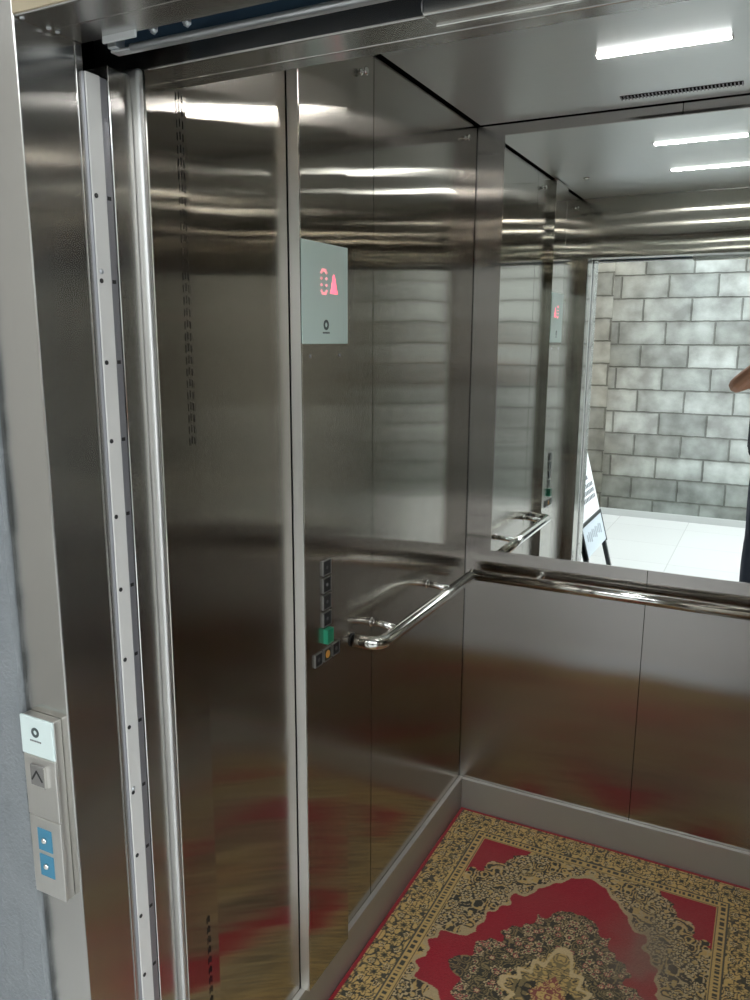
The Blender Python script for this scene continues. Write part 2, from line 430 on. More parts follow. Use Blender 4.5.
# a seven-dot oval zero and an up arrow, standing just proud of the glass
FX = CX + 0.0026
m = MB()
for k in range(14):
    t = 2 * math.pi * k / 14
    y = 1.428 + 0.011 * max(-0.9, min(0.9, 1.25 * math.sin(t))); z = 1.722 + 0.024 * max(-0.95, min(0.95, 1.2 * math.cos(t)))
    m.lathe((FX - 0.0004, y, z), (1, 0, 0), [(0, 0.0027), (0.0012, 0.0027)], 10)
m.build('floor_digit', M['pale_led'], dsp)
m = MB()
m.prism([(FX - .0003, 1.452, 1.700), (FX - .0003, 1.484, 1.700), (FX - .0003, 1.480, 1.708), (FX - .0003, 1.470, 1.738), (FX - .0003, 1.466, 1.738), (FX - .0003, 1.456, 1.708)], (0.0010, 0, 0))
m.build('up_arrow', M['red_led'], dsp)
def ring(m, c, ax_u, ax_v, n, r0, r1, h, seg=28):
    c = Vector(c); u = Vector(ax_u); v = Vector(ax_v); n = Vector(n)
    R = []
    for rr, hh in ((r0, 0), (r0, h), (r1, h), (r1, 0)):
        R.append([m.bm.verts.new(c + (u * math.cos(2 * math.pi * k / seg) + v * math.sin(2 * math.pi * k / seg)) * rr + n * hh) for k in range(seg)])
    for a in range(4):
        p, q = R[a], R[(a + 1) % 4]
        for k in range(seg): m.bm.faces.new((p[k], p[(k + 1) % seg], q[(k + 1) % seg], q[k]))
m = MB(); ring(m, (FX - .0002, 1.436, 1.637), (0, 1, 0), (0, 0, 1), (1, 0, 0), 0.0048, 0.0105, 0.0006)
m.build('logo_ring', M['logo_dark'], dsp)
m = MB()
for k in range(7): m.box(FX - .0002, FX + .0003, 1.4225 + k * .004, 1.4252 + k * .004, 1.6195, 1.6228)
m.build('logo_lettering', M['logo_dark'], dsp)
for y in (1.376, 1.495):
    MB().lathe((CX, y, 1.575), (1, 0, 0), [(0, 0.0032), (0.001, 0.0032), (0.0015, 0.002)], 12).build('screw', M['mid_grey'], cp)
def button(y, z, mat, mark, h=0.030, w=0.030, out=0.0035, bz=None):
    bz = bz or M['button_rim']
    o = MB().box(CX, CX + out, y - w / 2, y + w / 2, z - h / 2, z + h / 2, 0.001, 2).build('button', mat, cp)
    f = MB(); e = 0.0014
    f.box(CX, CX + out + .001, y - w / 2 - e, y - w / 2, z - h / 2 - e, z + h / 2 + e)
    f.box(CX, CX + out + .001, y + w / 2, y + w / 2 + e, z - h / 2 - e, z + h / 2 + e)
    f.box(CX, CX + out + .001, y - w / 2, y + w / 2, z + h / 2, z + h / 2 + e)
    f.box(CX, CX + out + .001, y - w / 2, y + w / 2, z - h / 2 - e, z - h / 2)
    f.build('bezel', bz, o)
    if mark is not None:
        g = MB(); g.lathe((CX + out - .0003, y, z), (1, 0, 0), [(0, mark[1]), (0.0008, mark[1])], 16)
        g.build('symbol', mark[0], o)
    return o
for z in (1.122, 1.083, 1.044, 1.005):
    button(1.431, z, M['black_plastic'], (M['grey_mark'], 0.004))
g = button(1.431, 0.966, M['green_plastic'], None, 0.030, 0.022, 0.011, M['green_plastic']); g['label'] = 'green raised door button'
button(1.393, 0.922, M['black_plastic'], (M['grey_mark'], 0.005), 0.026, 0.027)
g = button(1.431, 0.922, M['black_plastic'], (M['amber'], 0.009), 0.026, 0.027); g['label'] = 'alarm button with amber symbol'
button(1.469, 0.922, M['black_plastic'], (M['grey_mark'], 0.005), 0.026, 0.027)

# ------------------------------------------------------------------ handrails
hx, hz = -0.792, 0.892
hr = empty('handrail', (XL, 1.9, hz), 'tubular steel handrail on the left wall beside the control column', 'handrail', 'cabin handrails')
pts = [(hx, 2.225, hz), (hx, 2.0, hz), (hx, 1.70, hz)]
R = 0.034
for k in range(0, 10):
    t = k / 9 * math.pi / 2
    pts.append((hx - R + R * math.cos(t), 1.632 - R * math.sin(t), hz))
pts += [(hx - R - 0.012, 1.632 - R, hz), (XL + 0.004, 1.632 - R, hz)]
MB().tube(pts, 0.0165, 20).build('rail', M['chrome'], hr)
MB().lathe((XL, 1.632 - R, hz), (1, 0, 0), [(0, 0.0175), (0.002, 0.0175), (0.003, 0.0168)], 24).build('black_collar', M['black_plastic'], hr)
for y in (1.70, 2.06):
    br = MB().tube([(XL + 0.001, y, hz + 0.012), (XL + 0.03, y, hz + 0.012), (hx, y, hz + 0.006)], 0.009, 16).build('bracket', M['chrome'], hr)
    MB().lathe((XL, y, hz + 0.012), (1, 0, 0), [(0, 0.012), (0.0015, 0.012), (0.003, 0.0095)], 20).build('rosette', M['chrome'], br)

yr, zr = 2.326, 0.868
hb = empty('handrail', (-0.29, YB, zr), 'long steel handrail below the mirror on the back wall', 'handrail', 'cabin handrails')
m = MB().tube([(-0.822, yr, zr), (-0.4, yr, zr), (XR - 0.03, yr, zr)], 0.0175, 20)
m.build('rail', M['chrome'], hb)
MB().lathe((-0.830, yr, zr), (1, 0, 0), [(0, 0.012), (0.003, 0.0172), (0.009, 0.0178), (0.012, 0.0178)], 24).build('end_cap', M['chrome'], hb)
for x in (-0.61, 0.03):
    br = MB().tube([(x, YB - 0.001, zr + 0.012), (x, yr + .01, zr + 0.010), (x, yr, zr + 0.005)], 0.009, 16).build('bracket', M['chrome'], hb)
    MB().lathe((x, YB, zr + 0.012), (0, -1, 0), [(0, 0.012), (0.0015, 0.012), (0.003, 0.0095)], 20).build('rosette', M['chrome'], br)

# pad hooks high on the left wall
def pad_hook(y, label):
    o = empty('pad_hook', (XL, y, 2.174), label, 'hook', 'wall hooks under the ceiling')
    MB().lathe((XL, y, 2.174), (1, 0, 0), [(0, 0.007), (0.002, 0.007), (0.003, 0.0035), (0.010, 0.0035)], 16).build('shank', M['chrome'], o)
    MB().lathe((XL + 0.010, y, 2.174), (1, 0, 0), [(0, 0.004), (0.001, 0.008), (0.004, 0.009), (0.006, 0.006)], 16).build('head', M['chrome'], o)
pad_hook(1.640, 'small steel stud high on left wall near the control column')
pad_hook(2.277, 'small steel stud high on left wall near the back corner')
pad_hook(1.100, 'small steel stud high on left wall beside the entrance')

# ------------------------------------------------------------------ ceiling lights, vent
def light(y, label):
    o = empty('ceiling_light', (-0.29, y, H), label, 'ceiling light', 'cabin ceiling lights')
    MB().box(-0.426, -0.154, y - 0.0105, y + 0.0105, H - 0.004, H - 0.0005, 0.0015, 3).build('diffuser', M['tube_light'], o)
    for x in (-0.4285, -0.1515):
        MB().box(x - .0024, x + .0024, y - 0.0110, y + 0.0110, H - 0.0045, H, 0.001, 1).build('end_cap', M['tube_end'], o)
light(1.930, 'white LED batten on the ceiling nearer the mirror')
light(1.490, 'white LED batten on the ceiling nearer the entrance')
vt = MB().box(-0.436, -0.144, 2.257, 2.287, H - 0.0012, H - 0.0002).build('ceiling_vent', M['dark'])
tag(vt, 'narrow black slotted air grille in the ceiling above the mirror', 'vent')
for k in range(34):
    x = -0.434 + 0.288 * k / 33
    MB().box(x - 0.0013, x + 0.0013, 2.257, 2.287, H - 0.004, H - 0.0012).build('slat', M['mid_grey'], vt)
sn = empty('sensor', (-0.739, 1.478, H), 'tiny round sensor on the ceiling near left wall', 'sensor')
MB().lathe((-0.739, 1.478, H), (0, 0, -1), [(0, 0.012), (0.003, 0.012), (0.005, 0.008)], 20).build('rim', M['chrome'], sn)
MB().lathe((-0.739, 1.478, H - 0.005), (0, 0, -1), [(0, 0.006), (0.003, 0.003)], 16).build('lens', M['tube_end'], sn)

# ------------------------------------------------------------------ rug
def vnoise(u, v, f, seed):
    rs = np.random.RandomState(seed)
    G = rs.rand(256, 256)
    x = u * f + 60; y = v * f + 60
    i = np.floor(x).astype(int); j = np.floor(y).astype(int)
    a = x - i; b = y - j
    a = a * a * a * (a * (6 * a - 15) + 10); b = b * b * b * (b * (6 * b - 15) + 10)
    g = lambda p, q: G[p % 256, q % 256]
    return (g(i, j) * (1 - a) + g(i + 1, j) * a) * (1 - b) + (g(i, j + 1) * (1 - a) + g(i + 1, j + 1) * a) * b
def in_poly(u, v, P):
    c = np.zeros(u.shape, bool)
    n = len(P)
    for k in range(n):
        (x1, y1), (x2, y2) = P[k], P[(k + 1) % n]
        if y1 == y2: continue
        t = ((y1 > v) != (y2 > v)) & (u < (x2 - x1) * (v - y1) / (y2 - y1) + x1)
        c ^= t
    return c
def make_rug():
    W, Lh = 0.4845, 0.672
    nx, ny = 402, 556
    gx = np.linspace(-W, W, nx); gy = np.linspace(-Lh, Lh, ny)
    U, V = np.meshgrid(gx, gy)
    u, v = np.abs(U), np.abs(V)
    gold = np.array((0.60, 0.41, 0.155)); pale = np.array((0.66, 0.51, 0.28)); dark = np.array((0.035, 0.034, 0.026))
    red = np.array((0.33, 0.008, 0.025)); olive = np.array((0.17, 0.13, 0.06)); rose = np.array((0.42, 0.12, 0.10))
    col = np.empty(U.shape + (3,)); col[:] = dark
    def put(mask, c): col[mask] = c
    # scrollwork: level lines of smooth noise read as curling tendrils
    def scroll(f, k, seed, w):
        n = vnoise(u, v, f, seed) + 0.25 * vnoise(u, v, f * 2.3, seed + 1)
        ph = n * k
        return np.abs(ph - np.round(ph)) < w
    rs = np.random.RandomState(5)
    # floral ground of the field
    s1 = scroll(27, 4.4, 11, 0.22)
    put(s1, gold * 0.9)
    put(scroll(30, 3.0, 21, 0.10), pale * 0.8)
    def flowers(pts, R, petals, c_out, c_in, c_core):
        for (a, b, rr) in pts:
            du, dv = u - a, v - b
            r = np.hypot(du, dv); th = np.arctan2(dv, du)
            edge = rr * R * (0.78 + 0.22 * np.cos(petals * th))
            put(r < edge * 1.25, dark); put(r < edge, c_out); put(r < edge * 0.62, c_in); put(r < edge * 0.32, c_core)
    pts = [(rs.uniform(0.02, 0.34), rs.uniform(0.02, 0.52), rs.uniform(0.7, 1.15)) for _ in range(70)]
    flowers(pts, 0.021, 6, pale * 0.9, dark, gold)
    # red spandrels
    wob = 0.10 * (vnoise(u, v, 42, 31) - 0.5) * 2 + 0.05 * np.sin(60 * (u - v))
    sp = (0.352 - u) / 0.160 + (0.535 - v) / 0.190 < 1.0 + wob
    put(sp, red)
    # red inner field with a scalloped outline
    sc = 0.018 * (vnoise(u, v, 36, 41) - 0.5) * 2 + 0.006 * np.sin(np.arctan2(v, u) * 40)
    Pf = [(0, .505), (.022, .478), (.05, .462), (.072, .425), (.11, .405), (.138, .36), (.178, .33), (.196, .255), (.232, .20), (.240, .13), (.272, .10), (.312, .085), (.340, .045), (.340, -.1), (0, -.1)]
    f = 1 + sc / np.maximum(np.hypot(u, v), .05)
    fld = in_poly(u * f, v * f, Pf)
    rim = in_poly(u * f * 0.965, v * f * 0.965, Pf) & ~fld
    put(rim, pale * 0.72)
    put(fld, red)
    # medallion
    Pm = [(0, .335), (.042, .325), (.055, .285), (.095, .262), (.105, .215), (.155, .180), (.165, .125), (.215, .090), (.225, .04), (.262, .02), (.262, -.1), (0, -.1)]
    med = in_poly(u * f, v * f, Pm)
    put(med, dark)
    put(med & scroll(40, 5.0, 51, 0.2), olive * 1.5)
    col_keep = col.copy()
    pts = [(rs.uniform(0, 0.25), rs.uniform(0, 0.33), rs.uniform(0.6, 1.1)) for _ in range(150)]
    flowers(pts, 0.0125, 5, pale * 0.9, dark, rose)
    pts = [(rs.uniform(0, 0.25), rs.uniform(0, 0.33), 1) for _ in range(45)]
    flowers(pts, 0.009, 6, rose, pale, dark)
    col[~med] = col_keep[~med]
    inn = u / 0.125 + v / 0.185
    put((inn < 1.05) & med, olive * 1.3)
    put((inn < 1.05) & scroll(36, 4, 61, 0.24), gold * 0.9)
    put((inn < 1.05) & scroll(30, 3, 65, 0.10), dark)
    put((np.abs(inn - 0.92 - 0.10 * np.sin(np.arctan2(v, u) * 14)) < 0.07), pale * 0.9)
    put(inn < 0.40, rose * 0.6); put((inn < 0.40) & scroll(50, 4, 71, 0.2), gold)
    # border
    d = np.minimum(W - u, Lh - v)
    along = np.where((W - u) < (Lh - v), v, u)
    brd = d < 0.135
    put(brd, gold)
    put(brd & scroll(32, 3.8, 81, 0.17), dark * 1.6)
    put(brd & scroll(24, 2.6, 91, 0.07), olive)
    keep = col.copy()
    pts = []
    for t in np.arange(0.0, 0.70, 0.062):
        pts += [(W - 0.062, t, 1.0), (t, Lh - 0.062, 1.0)]
    flowers(pts, 0.021, 6, gold, olive, dark)
    pts = []
    for t in np.arange(0.031, 0.70, 0.062):
        for q in (0.040, 0.084): pts += [(W - q, t, 0.6), (t, Lh - q, 0.6)]
    flowers(pts, 0.016, 5, pale, dark, gold)
    col[~brd] = keep[~brd]
    put((d > 0.101) & (d < 0.135), gold * 0.95)
    put((np.abs(d - 0.103) < 0.0022) | (np.abs(d - 0.131) < 0.0018), dark * 2)
    bead = np.abs(((along + 0.004 * np.sign(np.sin(along * 100))) / 0.016) % 1 - 0.5) < 0.27
    put((np.abs(d - 0.117) < 0.0062) & bead, dark * 1.5)
    put((np.abs(d - 0.019) < 0.002), olive)
    put(d < 0.013, red)
    sheen_dust = np.exp(-(((U - 0.20) / 0.09) ** 2 + ((V - 0.26) / 0.15) ** 2) * 0.8) * (0.35 + 0.5 * vnoise(U + 3, V + 3, 22, 17))  # grey-brown patch paints a sheen into the pile colour, with some dust
    sheen_dust += 0.10 * vnoise(U + 3, V + 3, 9, 18) + 0.05
    sheen_dust = np.clip(sheen_dust, 0, .7)[..., None]
    col = col * (1 - sheen_dust) + np.array((0.20, 0.165, 0.125)) * sheen_dust
    col *= (0.9 + 0.2 * np.random.RandomState(3).rand(*U.shape))[..., None]
    # geometry
    cx, cy = -0.3665, 1.694
    th = 0.009
    z = th + 0.0015 * (vnoise(U + 2, V + 2, 3, 8) - 0.5)
    z[0, :] = z[-1, :] = 0.0015; z[:, 0] = z[:, -1] = 0.0015
    co = np.stack([U, V, z], -1).reshape(-1, 3)
    idx = np.arange(nx * ny).reshape(ny, nx)
    quads = np.stack([idx[:-1, :-1], idx[:-1, 1:], idx[1:, 1:], idx[1:, :-1]], -1).reshape(-1, 4)
    # underside
    base = len(co)
    cor = np.array([(-W, -Lh, 0.0004), (W, -Lh, 0.0004), (W, Lh, 0.0004), (-W, Lh, 0.0004)])
    co = np.vstack([co, cor])
    faces = quads.tolist() + [[base + 3, base + 2, base + 1, base]]
    me = bpy.data.meshes.new('rug'); me.from_pydata(co.tolist(), [], faces); me.update()
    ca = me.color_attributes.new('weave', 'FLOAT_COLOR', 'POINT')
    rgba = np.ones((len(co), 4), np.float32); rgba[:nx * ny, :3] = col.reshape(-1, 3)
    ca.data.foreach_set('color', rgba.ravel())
    me.polygons.foreach_set('use_smooth', [True] * len(me.polygons))
    o = bpy.data.objects.new('rug', me); COL.objects.link(o); o.location = (cx, cy, 0)
    me.materials.append(M['rug'])
    return tag(o, 'red and gold oriental medallion rug on the cabin floor', 'rug')
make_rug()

# ------------------------------------------------------------------ sliding doors (parked open, tucked away to the left)
d1 = empty('door_1', (-1.0, 0.82, 0), 'open landing door leaf, its bolted pale edge strip showing beside the frame', 'door', kind='structure')
MB().box(-1.30, -0.8165, 0.797, 0.838, 0.005, 1.938, 0.001, 1).build('leaf', M['mid_grey'], d1)
MB().box(-0.8165, -0.814, 0.799, 0.8235, 0.005, 1.938, 0.0008, 1).build('edge_strip', M['strip_grey'], d1)
for k in range(17):
    z = 0.078 + 0.107 * k
    if z > 1.90: break
    MB().lathe((-0.814, 0.8045, z), (1, 0, 0), [(0, 0.0032), (0.001, 0.0032), (0.0016, 0.002)], 10).build('bolt', M['bolt_black'], d1)
    MB().box(-0.8165, -0.8158, 0.8270, 0.8330, z - 0.0025, z + 0.0025).build('bolt', M['bolt_black'], d1)  # small dark square mark on the grey band beside each bolt
for z in (1.695, 0.94):
    MB().lathe((-0.814, 0.8055, z), (1, 0, 0), [(0, 0.0036), (0.0015, 0.0032), (0.0026, 0.0015)], 10).build('bolt', M['zinc'], d1)
d2 = empty('door_2', (-1.0, 0.866, 0), 'open cabin door leaf of brushed steel behind the landing door', 'door', kind='structure')
MB().box(-1.30, -0.831, 0.854, 0.8975, 0.005, 1.962, 0.0022, 3).build('leaf', M['jamb_steel'], d2)
MB().box(-0.8317, -0.829, 0.8532, 0.8557, 0.005, 1.962, 0.0008, 1).build('bright_edge', M['chrome'], d2)

# ------------------------------------------------------------------ landing frame
lf = empty('trim_3', (XJ, YJ0, 0), 'stainless steel landing door frame set in the grey plaster', 'door frame', kind='structure')
MB().box(-0.892, XJ, YJ0, 0.7805, 0.0, 2.05, 0.0022, 3).build('jamb', M['jamb_steel'], lf)
MB().box(-0.892, XJ - 0.0008, 0.7812, 0.793, 0.0, 1.966, 0.0005, 1).build('jamb_return', M['jamb_steel'], lf)
MB().box(0.09, 0.172, YJ0, 0.793, 0.0, 2.05, 0.0022, 3).build('jamb', M['jamb_steel'], lf)
MB().box(XJ, 0.09, YJ0 + .002, 0.742, 1.9645, 2.05, 0.002, 2).build('header_soffit', M['soffit_steel'], lf)
MB().box(XJ, 0.09, 0.7428, 0.793, 1.9655, 2.05, 0.002, 2).build('header_soffit', M['soffit_steel'], lf)
MB().box(XJ + .001, 0.09, YJ0 - .0015, YJ0 + 0.0015, 1.9665, 2.05).build('header_face', M['cream'], lf)
for (y, x) in ((0.700, -0.8085), (0.735, -0.806), (0.748, -0.806)):
    MB().lathe((x + .004, y, 1.9645), (0, 0, -1), [(0, 0.003), (0.0015, 0.0028), (0.0022, 0.001)], 10).build('screw', M['zinc'], lf)

# ------------------------------------------------------------------ door track above the opening
tr = empty('door_track', (-0.4, 0.845, 1.97), 'dark blue sliding door track with a bright rail above the opening', 'door track')
MB().box(-0.795, 0.30, 0.846, 0.852, 1.972, 2.14, 0.0008, 1).build('backplate', M['navy'], tr)
MB().tube([(-0.772, 0.838, 1.9695), (0.30, 0.838, 1.9695)], 0.0045, 14).build('rail', M['zinc'], tr)
MB().box(-0.772, 0.30, 0.838, 0.848, 1.9665, 1.9705).build('rail_lip', M['zinc'], tr)
m = MB().box(-0.805, -0.758, 0.835, 0.850, 1.967, 1.9705, 0.001, 1).box(-0.805, -0.790, 0.830, 0.850, 1.9705, 1.992, 0.001, 1)
m.build('end_stop', M['zinc'], tr)
for x in (-0.74, -0.687, -0.50, -0.20, 0.05):
    b_ = MB().lathe((x, 0.846, 1.988), (0, -1, 0), [(0, 0.0065), (0.0012, 0.0065), (0.0013, 0.0042), (0.006, 0.0042), (0.007, 0.003)], 6).build('bolt', M['zinc'], tr)
rl = empty('door_hanger', (-0.80, 0.805, 1.985), 'small zinc door hanger bracket at the left end of the door track', 'hanger')
MB().box(-0.790, -0.735, 0.806, 0.8095, 1.955 + .012, 2.02, 0.001, 1).build('plate', M['zinc'], rl)
MB().lathe((-0.770, 0.806, 1.985), (0, -1, 0), [(0, 0.007), (0.003, 0.007), (0.004, 0.004), (0.008, 0.004)], 6).build('bolt', M['zinc'], rl)
MB().lathe((-0.748, 0.806, 1.997), (0, -1, 0), [(0, 0.005), (0.003, 0.005), (0.004, 0.003), (0.006, 0.003)], 6).build('bolt', M['zinc'], rl)
ch = empty('door_channel', (0.0, 0.88, 1.955), 'grey steel door coupling channel with one dark hole, below the track', 'door channel')
m = MB().box(-0.386, 0.28, 0.872, 0.905, 1.955, 1.985, 0.003, 3).build('channel', M['soffit_steel'], ch)
MB().box(-0.380, 0.28, 0.899, 0.9065, 1.9525, 1.956, 0.0006, 1).build('bright_lip', M['chrome'], ch)
MB().lathe((-0.335, 0.872, 1.968), (0, -1, 0), [(0, 0.0042), (0.0006, 0.0042)], 14).build('hole', M['bolt_black'], ch)
MB().lathe((-0.386, 0.885, 1.968), (-1, 0, 0), [(0, 0.009), (0.003, 0.008), (0.004, 0.004)], 14).build('end_plug', M['zinc'], ch)

# ------------------------------------------------------------------ call station on the landing frame
YS = 0.677
hs = empty('call_station', (-0.852, YJ0, 0.83), 'slim steel lift call station with white logo plate on the door frame', 'call station')
MB().box(-0.883, -0.823, YS + .001, YJ0 - .0002, 0.832, 1.1035, 0.0015, 2).build('housing', M['plate_steel'], hs)
MB().box(-0.8845, -0.8225, YS - .002, YS + .002, 1.0475, 1.1040, 0.0012, 2).build('logo_plate', M['white_glass'], hs)
MB().box(-0.8835, -0.8225, YS - .0015, YS + .002, 0.954, 1.0465, 0.0012, 2).build('face_plate', M['plate_steel'], hs)
MB().box(-0.8830, -0.8225, YS - .0015, YS + .002, 0.8315, 0.953, 0.0012, 2).build('face_plate', M['plate_steel'], hs)
yf = YS - .0022
m = MB(); ring(m, (-0.8555, yf + .0003, 1.083), (1, 0, 0), (0, 0, 1), (0, -1, 0), 0.0033, 0.0072, 0.0007)
m.build('logo_ring', M['logo_dark'], hs)
m = MB()
for k in range(7): m.box(-0.8665 + k * .0031, -0.8643 + k * .0031, yf - .0002, yf + .0003, 1.0690, 1.0712)
m.build('logo_lettering', M['grey_mark'], hs)
bt = MB().box(-0.869, -0.843, YS - .005, YS, 1.004, 1.035, 0.001, 1).build('call_button', M['button_grey'], hs)
m = MB()
yy = YS - .0054
def bar(m, a, b, w, y0, y1):
    a = Vector((a[0], 0, a[1])); b = Vector((b[0], 0, b[1])); d = (b - a).normalized(); n = Vector((-d.z, 0, d.x)) * w / 2
    P = [a + n, b + n, b - n, a - n]
    m.prism([(p.x, y0, p.z) for p in P], (0, y1 - y0, 0))
bar(m, (-0.8660, 1.0125), (-0.8555, 1.0275), 0.0028, yy, YS - .0049); bar(m, (-0.8565, 1.0275), (-0.8460, 1.0125), 0.0028, yy, YS - .0049)
m.build('up_chevron', M['bolt_black'], bt)
MB().box(-0.8425, -0.8405, YS - .0055, YS, 1.003, 1.034).build('bezel_edge', M['chrome'], bt)
for z in (0.9195, 0.879):
    s = MB().box(-0.868, -0.841, yf, YS - .001, z - 0.017, z + 0.017).build('blue_sticker', M['blue_sticker'], hs)
    MB().lathe((-0.855, yf, z), (0, -1, 0), [(0, 0.0045), (0.002, 0.0045), (0.0035, 0.003), (0.004, 0.001)], 18).build('push_button', M['chrome'], s)

# ------------------------------------------------------------------ landing wall, hoistway, lobby
lw = MB()
rnd = random.Random(4)
lw.box(-6, -0.8925, 0.684, 0.79, 0, 4.2)
lw.box(0.172, 6, 0.684, 0.79, 0, 4.2)
lw.box(-0.8925, 0.172, 0.684, 0.79, 2.05, 4.2)
wl2 = lw.build('wall_landing', M['plaster'])
tag(wl2, 'rough grey plaster wall around the landing door frame', 'wall', kind='structure')
# ragged plaster lip against the frame
m = MB()
zz = 0.0; pr = []
while zz < 2.05:
    pr.append((-0.8895 + rnd.uniform(-0.0022, 0.0022), zz)); zz += rnd.uniform(0.012, 0.03)
pr.append((-0.889, 2.05))
m.prism([(x, 0.681, z) for x, z in pr] + [(-0.93, 0.681, 2.05), (-0.93, 0.681, 0.0)], (0, 0.005, 0))
m.build('plaster_lip', M['plaster'], wl2)
sh = MB()
sh.box(-1.65, -1.60, 0.79, 2.75, -0.6, 4.2); sh.box(1.0, 1.05, 0.79, 2.75, -0.6, 4.2)
sh.box(-1.65, 1.05, 2.75, 2.8, -0.6, 4.2); sh.box(-1.65, 1.05, 0.68, 2.8, 4.2, 4.25); sh.box(-1.65, 1.05, 0.79, 2.8, -0.65, -0.6)
tag(sh.build('wall_shaft', M['shaft']), 'dark hoistway walls around the cabin', 'wall', kind='structure')
sl = MB().box(-1.3, 0.2, 0.792, 0.912, -0.03, 0.0, 0.002, 1)
tag(sl.build('trim_4', M['zinc']), 'grooved metal door sill between lobby floor and cabin', 'door sill', kind='structure')
YW = 2 * YB - 7.508
sw = MB().box(-2.15, -2.0, YW, 0.702, 0.0, 4.2).build('wall_lobby_added', plain('pale_cream_wall_paint', (0.42, 0.405, 0.38), 0.8))  # unseen wall added to cut sky light from the left
tag(sw, 'added unseen pale cream side wall shaping the lobby light', 'wall', kind='structure')
cn = MB().box(-6, 6, -0.5, 0.702, 2.65, 2.80).build('ceiling_lobby_added', M['plaster'])  # unseen slab added to keep sky light off the landing front
tag(cn, 'added unseen grey canopy slab shading the lift landing', 'canopy', kind='structure')
fo = MB().box(-6, 6, YW, 0.79, -0.06, 0.0).build('floor_lobby', M['tile'])
tag(fo, 'pale lobby floor seen in the mirror', 'floor', kind='structure')
# courses: a joint at z = 1.5705 and a vertical joint at x = -0.929 in the course below it
ox, oz = -0.929 - 0.2, 1.5705 - 1.6
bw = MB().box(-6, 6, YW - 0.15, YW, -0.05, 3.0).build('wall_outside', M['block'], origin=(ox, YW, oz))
tag(bw, 'grey concrete block wall opposite the lift, seen in the mirror', 'wall', kind='structure')
pw = MB().box(-2.0, -1.392, YW, YW + 0.03, 0.0, 3.0).build('pilaster', M['block'], bw)
bw2 = MB().box(-6, 6, YW, YW + 0.012, 0.0, 0.062, 0.003, 1).build('baseboard_lobby', plain('pale_cement', (0.52, 0.53, 0.52), 0.8))
tag(bw2, 'pale cement skirting along the foot of the block wall', 'baseboard', kind='structure')

# the landing side sits a touch further out from the cabin
cam = Vector((0, 0, 1.609))
def regrow(roots, k):
    T = Matrix.Translation(cam) @ Matrix.Scale(k, 4) @ Matrix.Translation(-cam)
    def go(o, par):
        if o.type == 'MESH': o.data.transform(T)
        else: o.location = T @ o.location
        for c in o.children:
            c.matrix_parent_inverse = Matrix.Translation(o.location).inverted() if par is None else c.matrix_parent_inverse
            go(c, o)
    for o in roots: go(o, None)
regrow([lf, hs, wl2], 1.027); regrow([d1], 1.016)

# ------------------------------------------------------------------ A-frame sign in the lobby
def sign():
    o = empty('a_frame_sign', (-1.0, -0.5, 0), 'white A-frame notice board with a pale panel and black legs', 'sign')
    y0, y1 = -0.90, -0.28
    ln = 0.273
    def P(off, y, z): return (-0.937 - ln * z + off, y, z)     # leaning front face (faces +x)
    def slab(name, mat, ya, yb, za, zb, o0, o1, par):
        m = MB(); bm = m.bm
        v = [bm.verts.new(P(q, y, z)) for q in (o0, o1) for (y, z) in ((ya, za), (yb, za), (yb, zb), (ya, zb))]
        for f in ((0, 1, 2, 3), (7, 6, 5, 4), (0, 4, 5, 1), (1, 5, 6, 2), (2, 6, 7, 3), (3, 7, 4, 0)): bm.faces.new([v[i] for i in f])
        return m.build(name, mat, par)
    bd = slab('board', M['sign_white'], y0, y1, 0.43, 1.08, -0.02, 0.0, o)
    for (za, zb, ya, yb) in ((0.80, 0.85, -0.80, -0.74), (0.75, 0.80, -0.76, -0.70), (0.70, 0.74, -0.72, -0.60), (0.665, 0.69, -0.74, -0.58)):
        slab('emblem', M['sign_ink'], ya, yb, za, zb, 0.0, 0.001, bd)
    for r in range(3):
        for k in range(12):
            ya = y0 + 0.055 + k * 0.044
            slab('lettering', M['sign_ink'], ya, ya + 0.030, 0.612 - r * 0.042, 0.638 - r * 0.042, 0.0, 0.001, bd)
    pn = slab('panel', M['sign_panel'], y0 + .01, y1 - .01, 0.22, 0.41, -0.012, 0.004, o)
    slab('panel_frame', M['sign_frame'], y0, y1, 0.41, 0.43, -0.02, 0.008, o)
    for ya, yb in ((y0, y0 + .012), (y1 - .012, y1)): slab('panel_frame', M['sign_frame'], ya, yb, 0.21, 0.41, -0.02, 0.008, o)
    for k in range(9): slab('lettering', M['grey_print'], y0 + .09 + k * .05, y0 + .122 + k * .05, 0.285 + .01 * (k % 3), 0.35 + .008 * (k % 2), 0.004, 0.0045, pn)
    for ya in (y0, y1 - 0.034): slab('leg', M['sign_frame'], ya, ya + .034, 0.0, 0.43, -0.03, -0.002, o)
    for ya in (y0 + .03, y1 - 0.055):
        m = MB(); bm = m.bm
        v = [bm.verts.new((-1.513 + 0.268 * z + q, y, z)) for q in (-0.02, 0.0) for (y, z) in ((ya, 0), (ya + .025, 0), (ya + .025, 1.07), (ya, 1.07))]
        for f in ((0, 1, 2, 3), (7, 6, 5, 4), (0, 4, 5, 1), (1, 5, 6, 2), (2, 6, 7, 3), (3, 7, 4, 0)): bm.faces.new([v[i] for i in f])
        m.build('leg', M['sign_frame'], o)
sign()

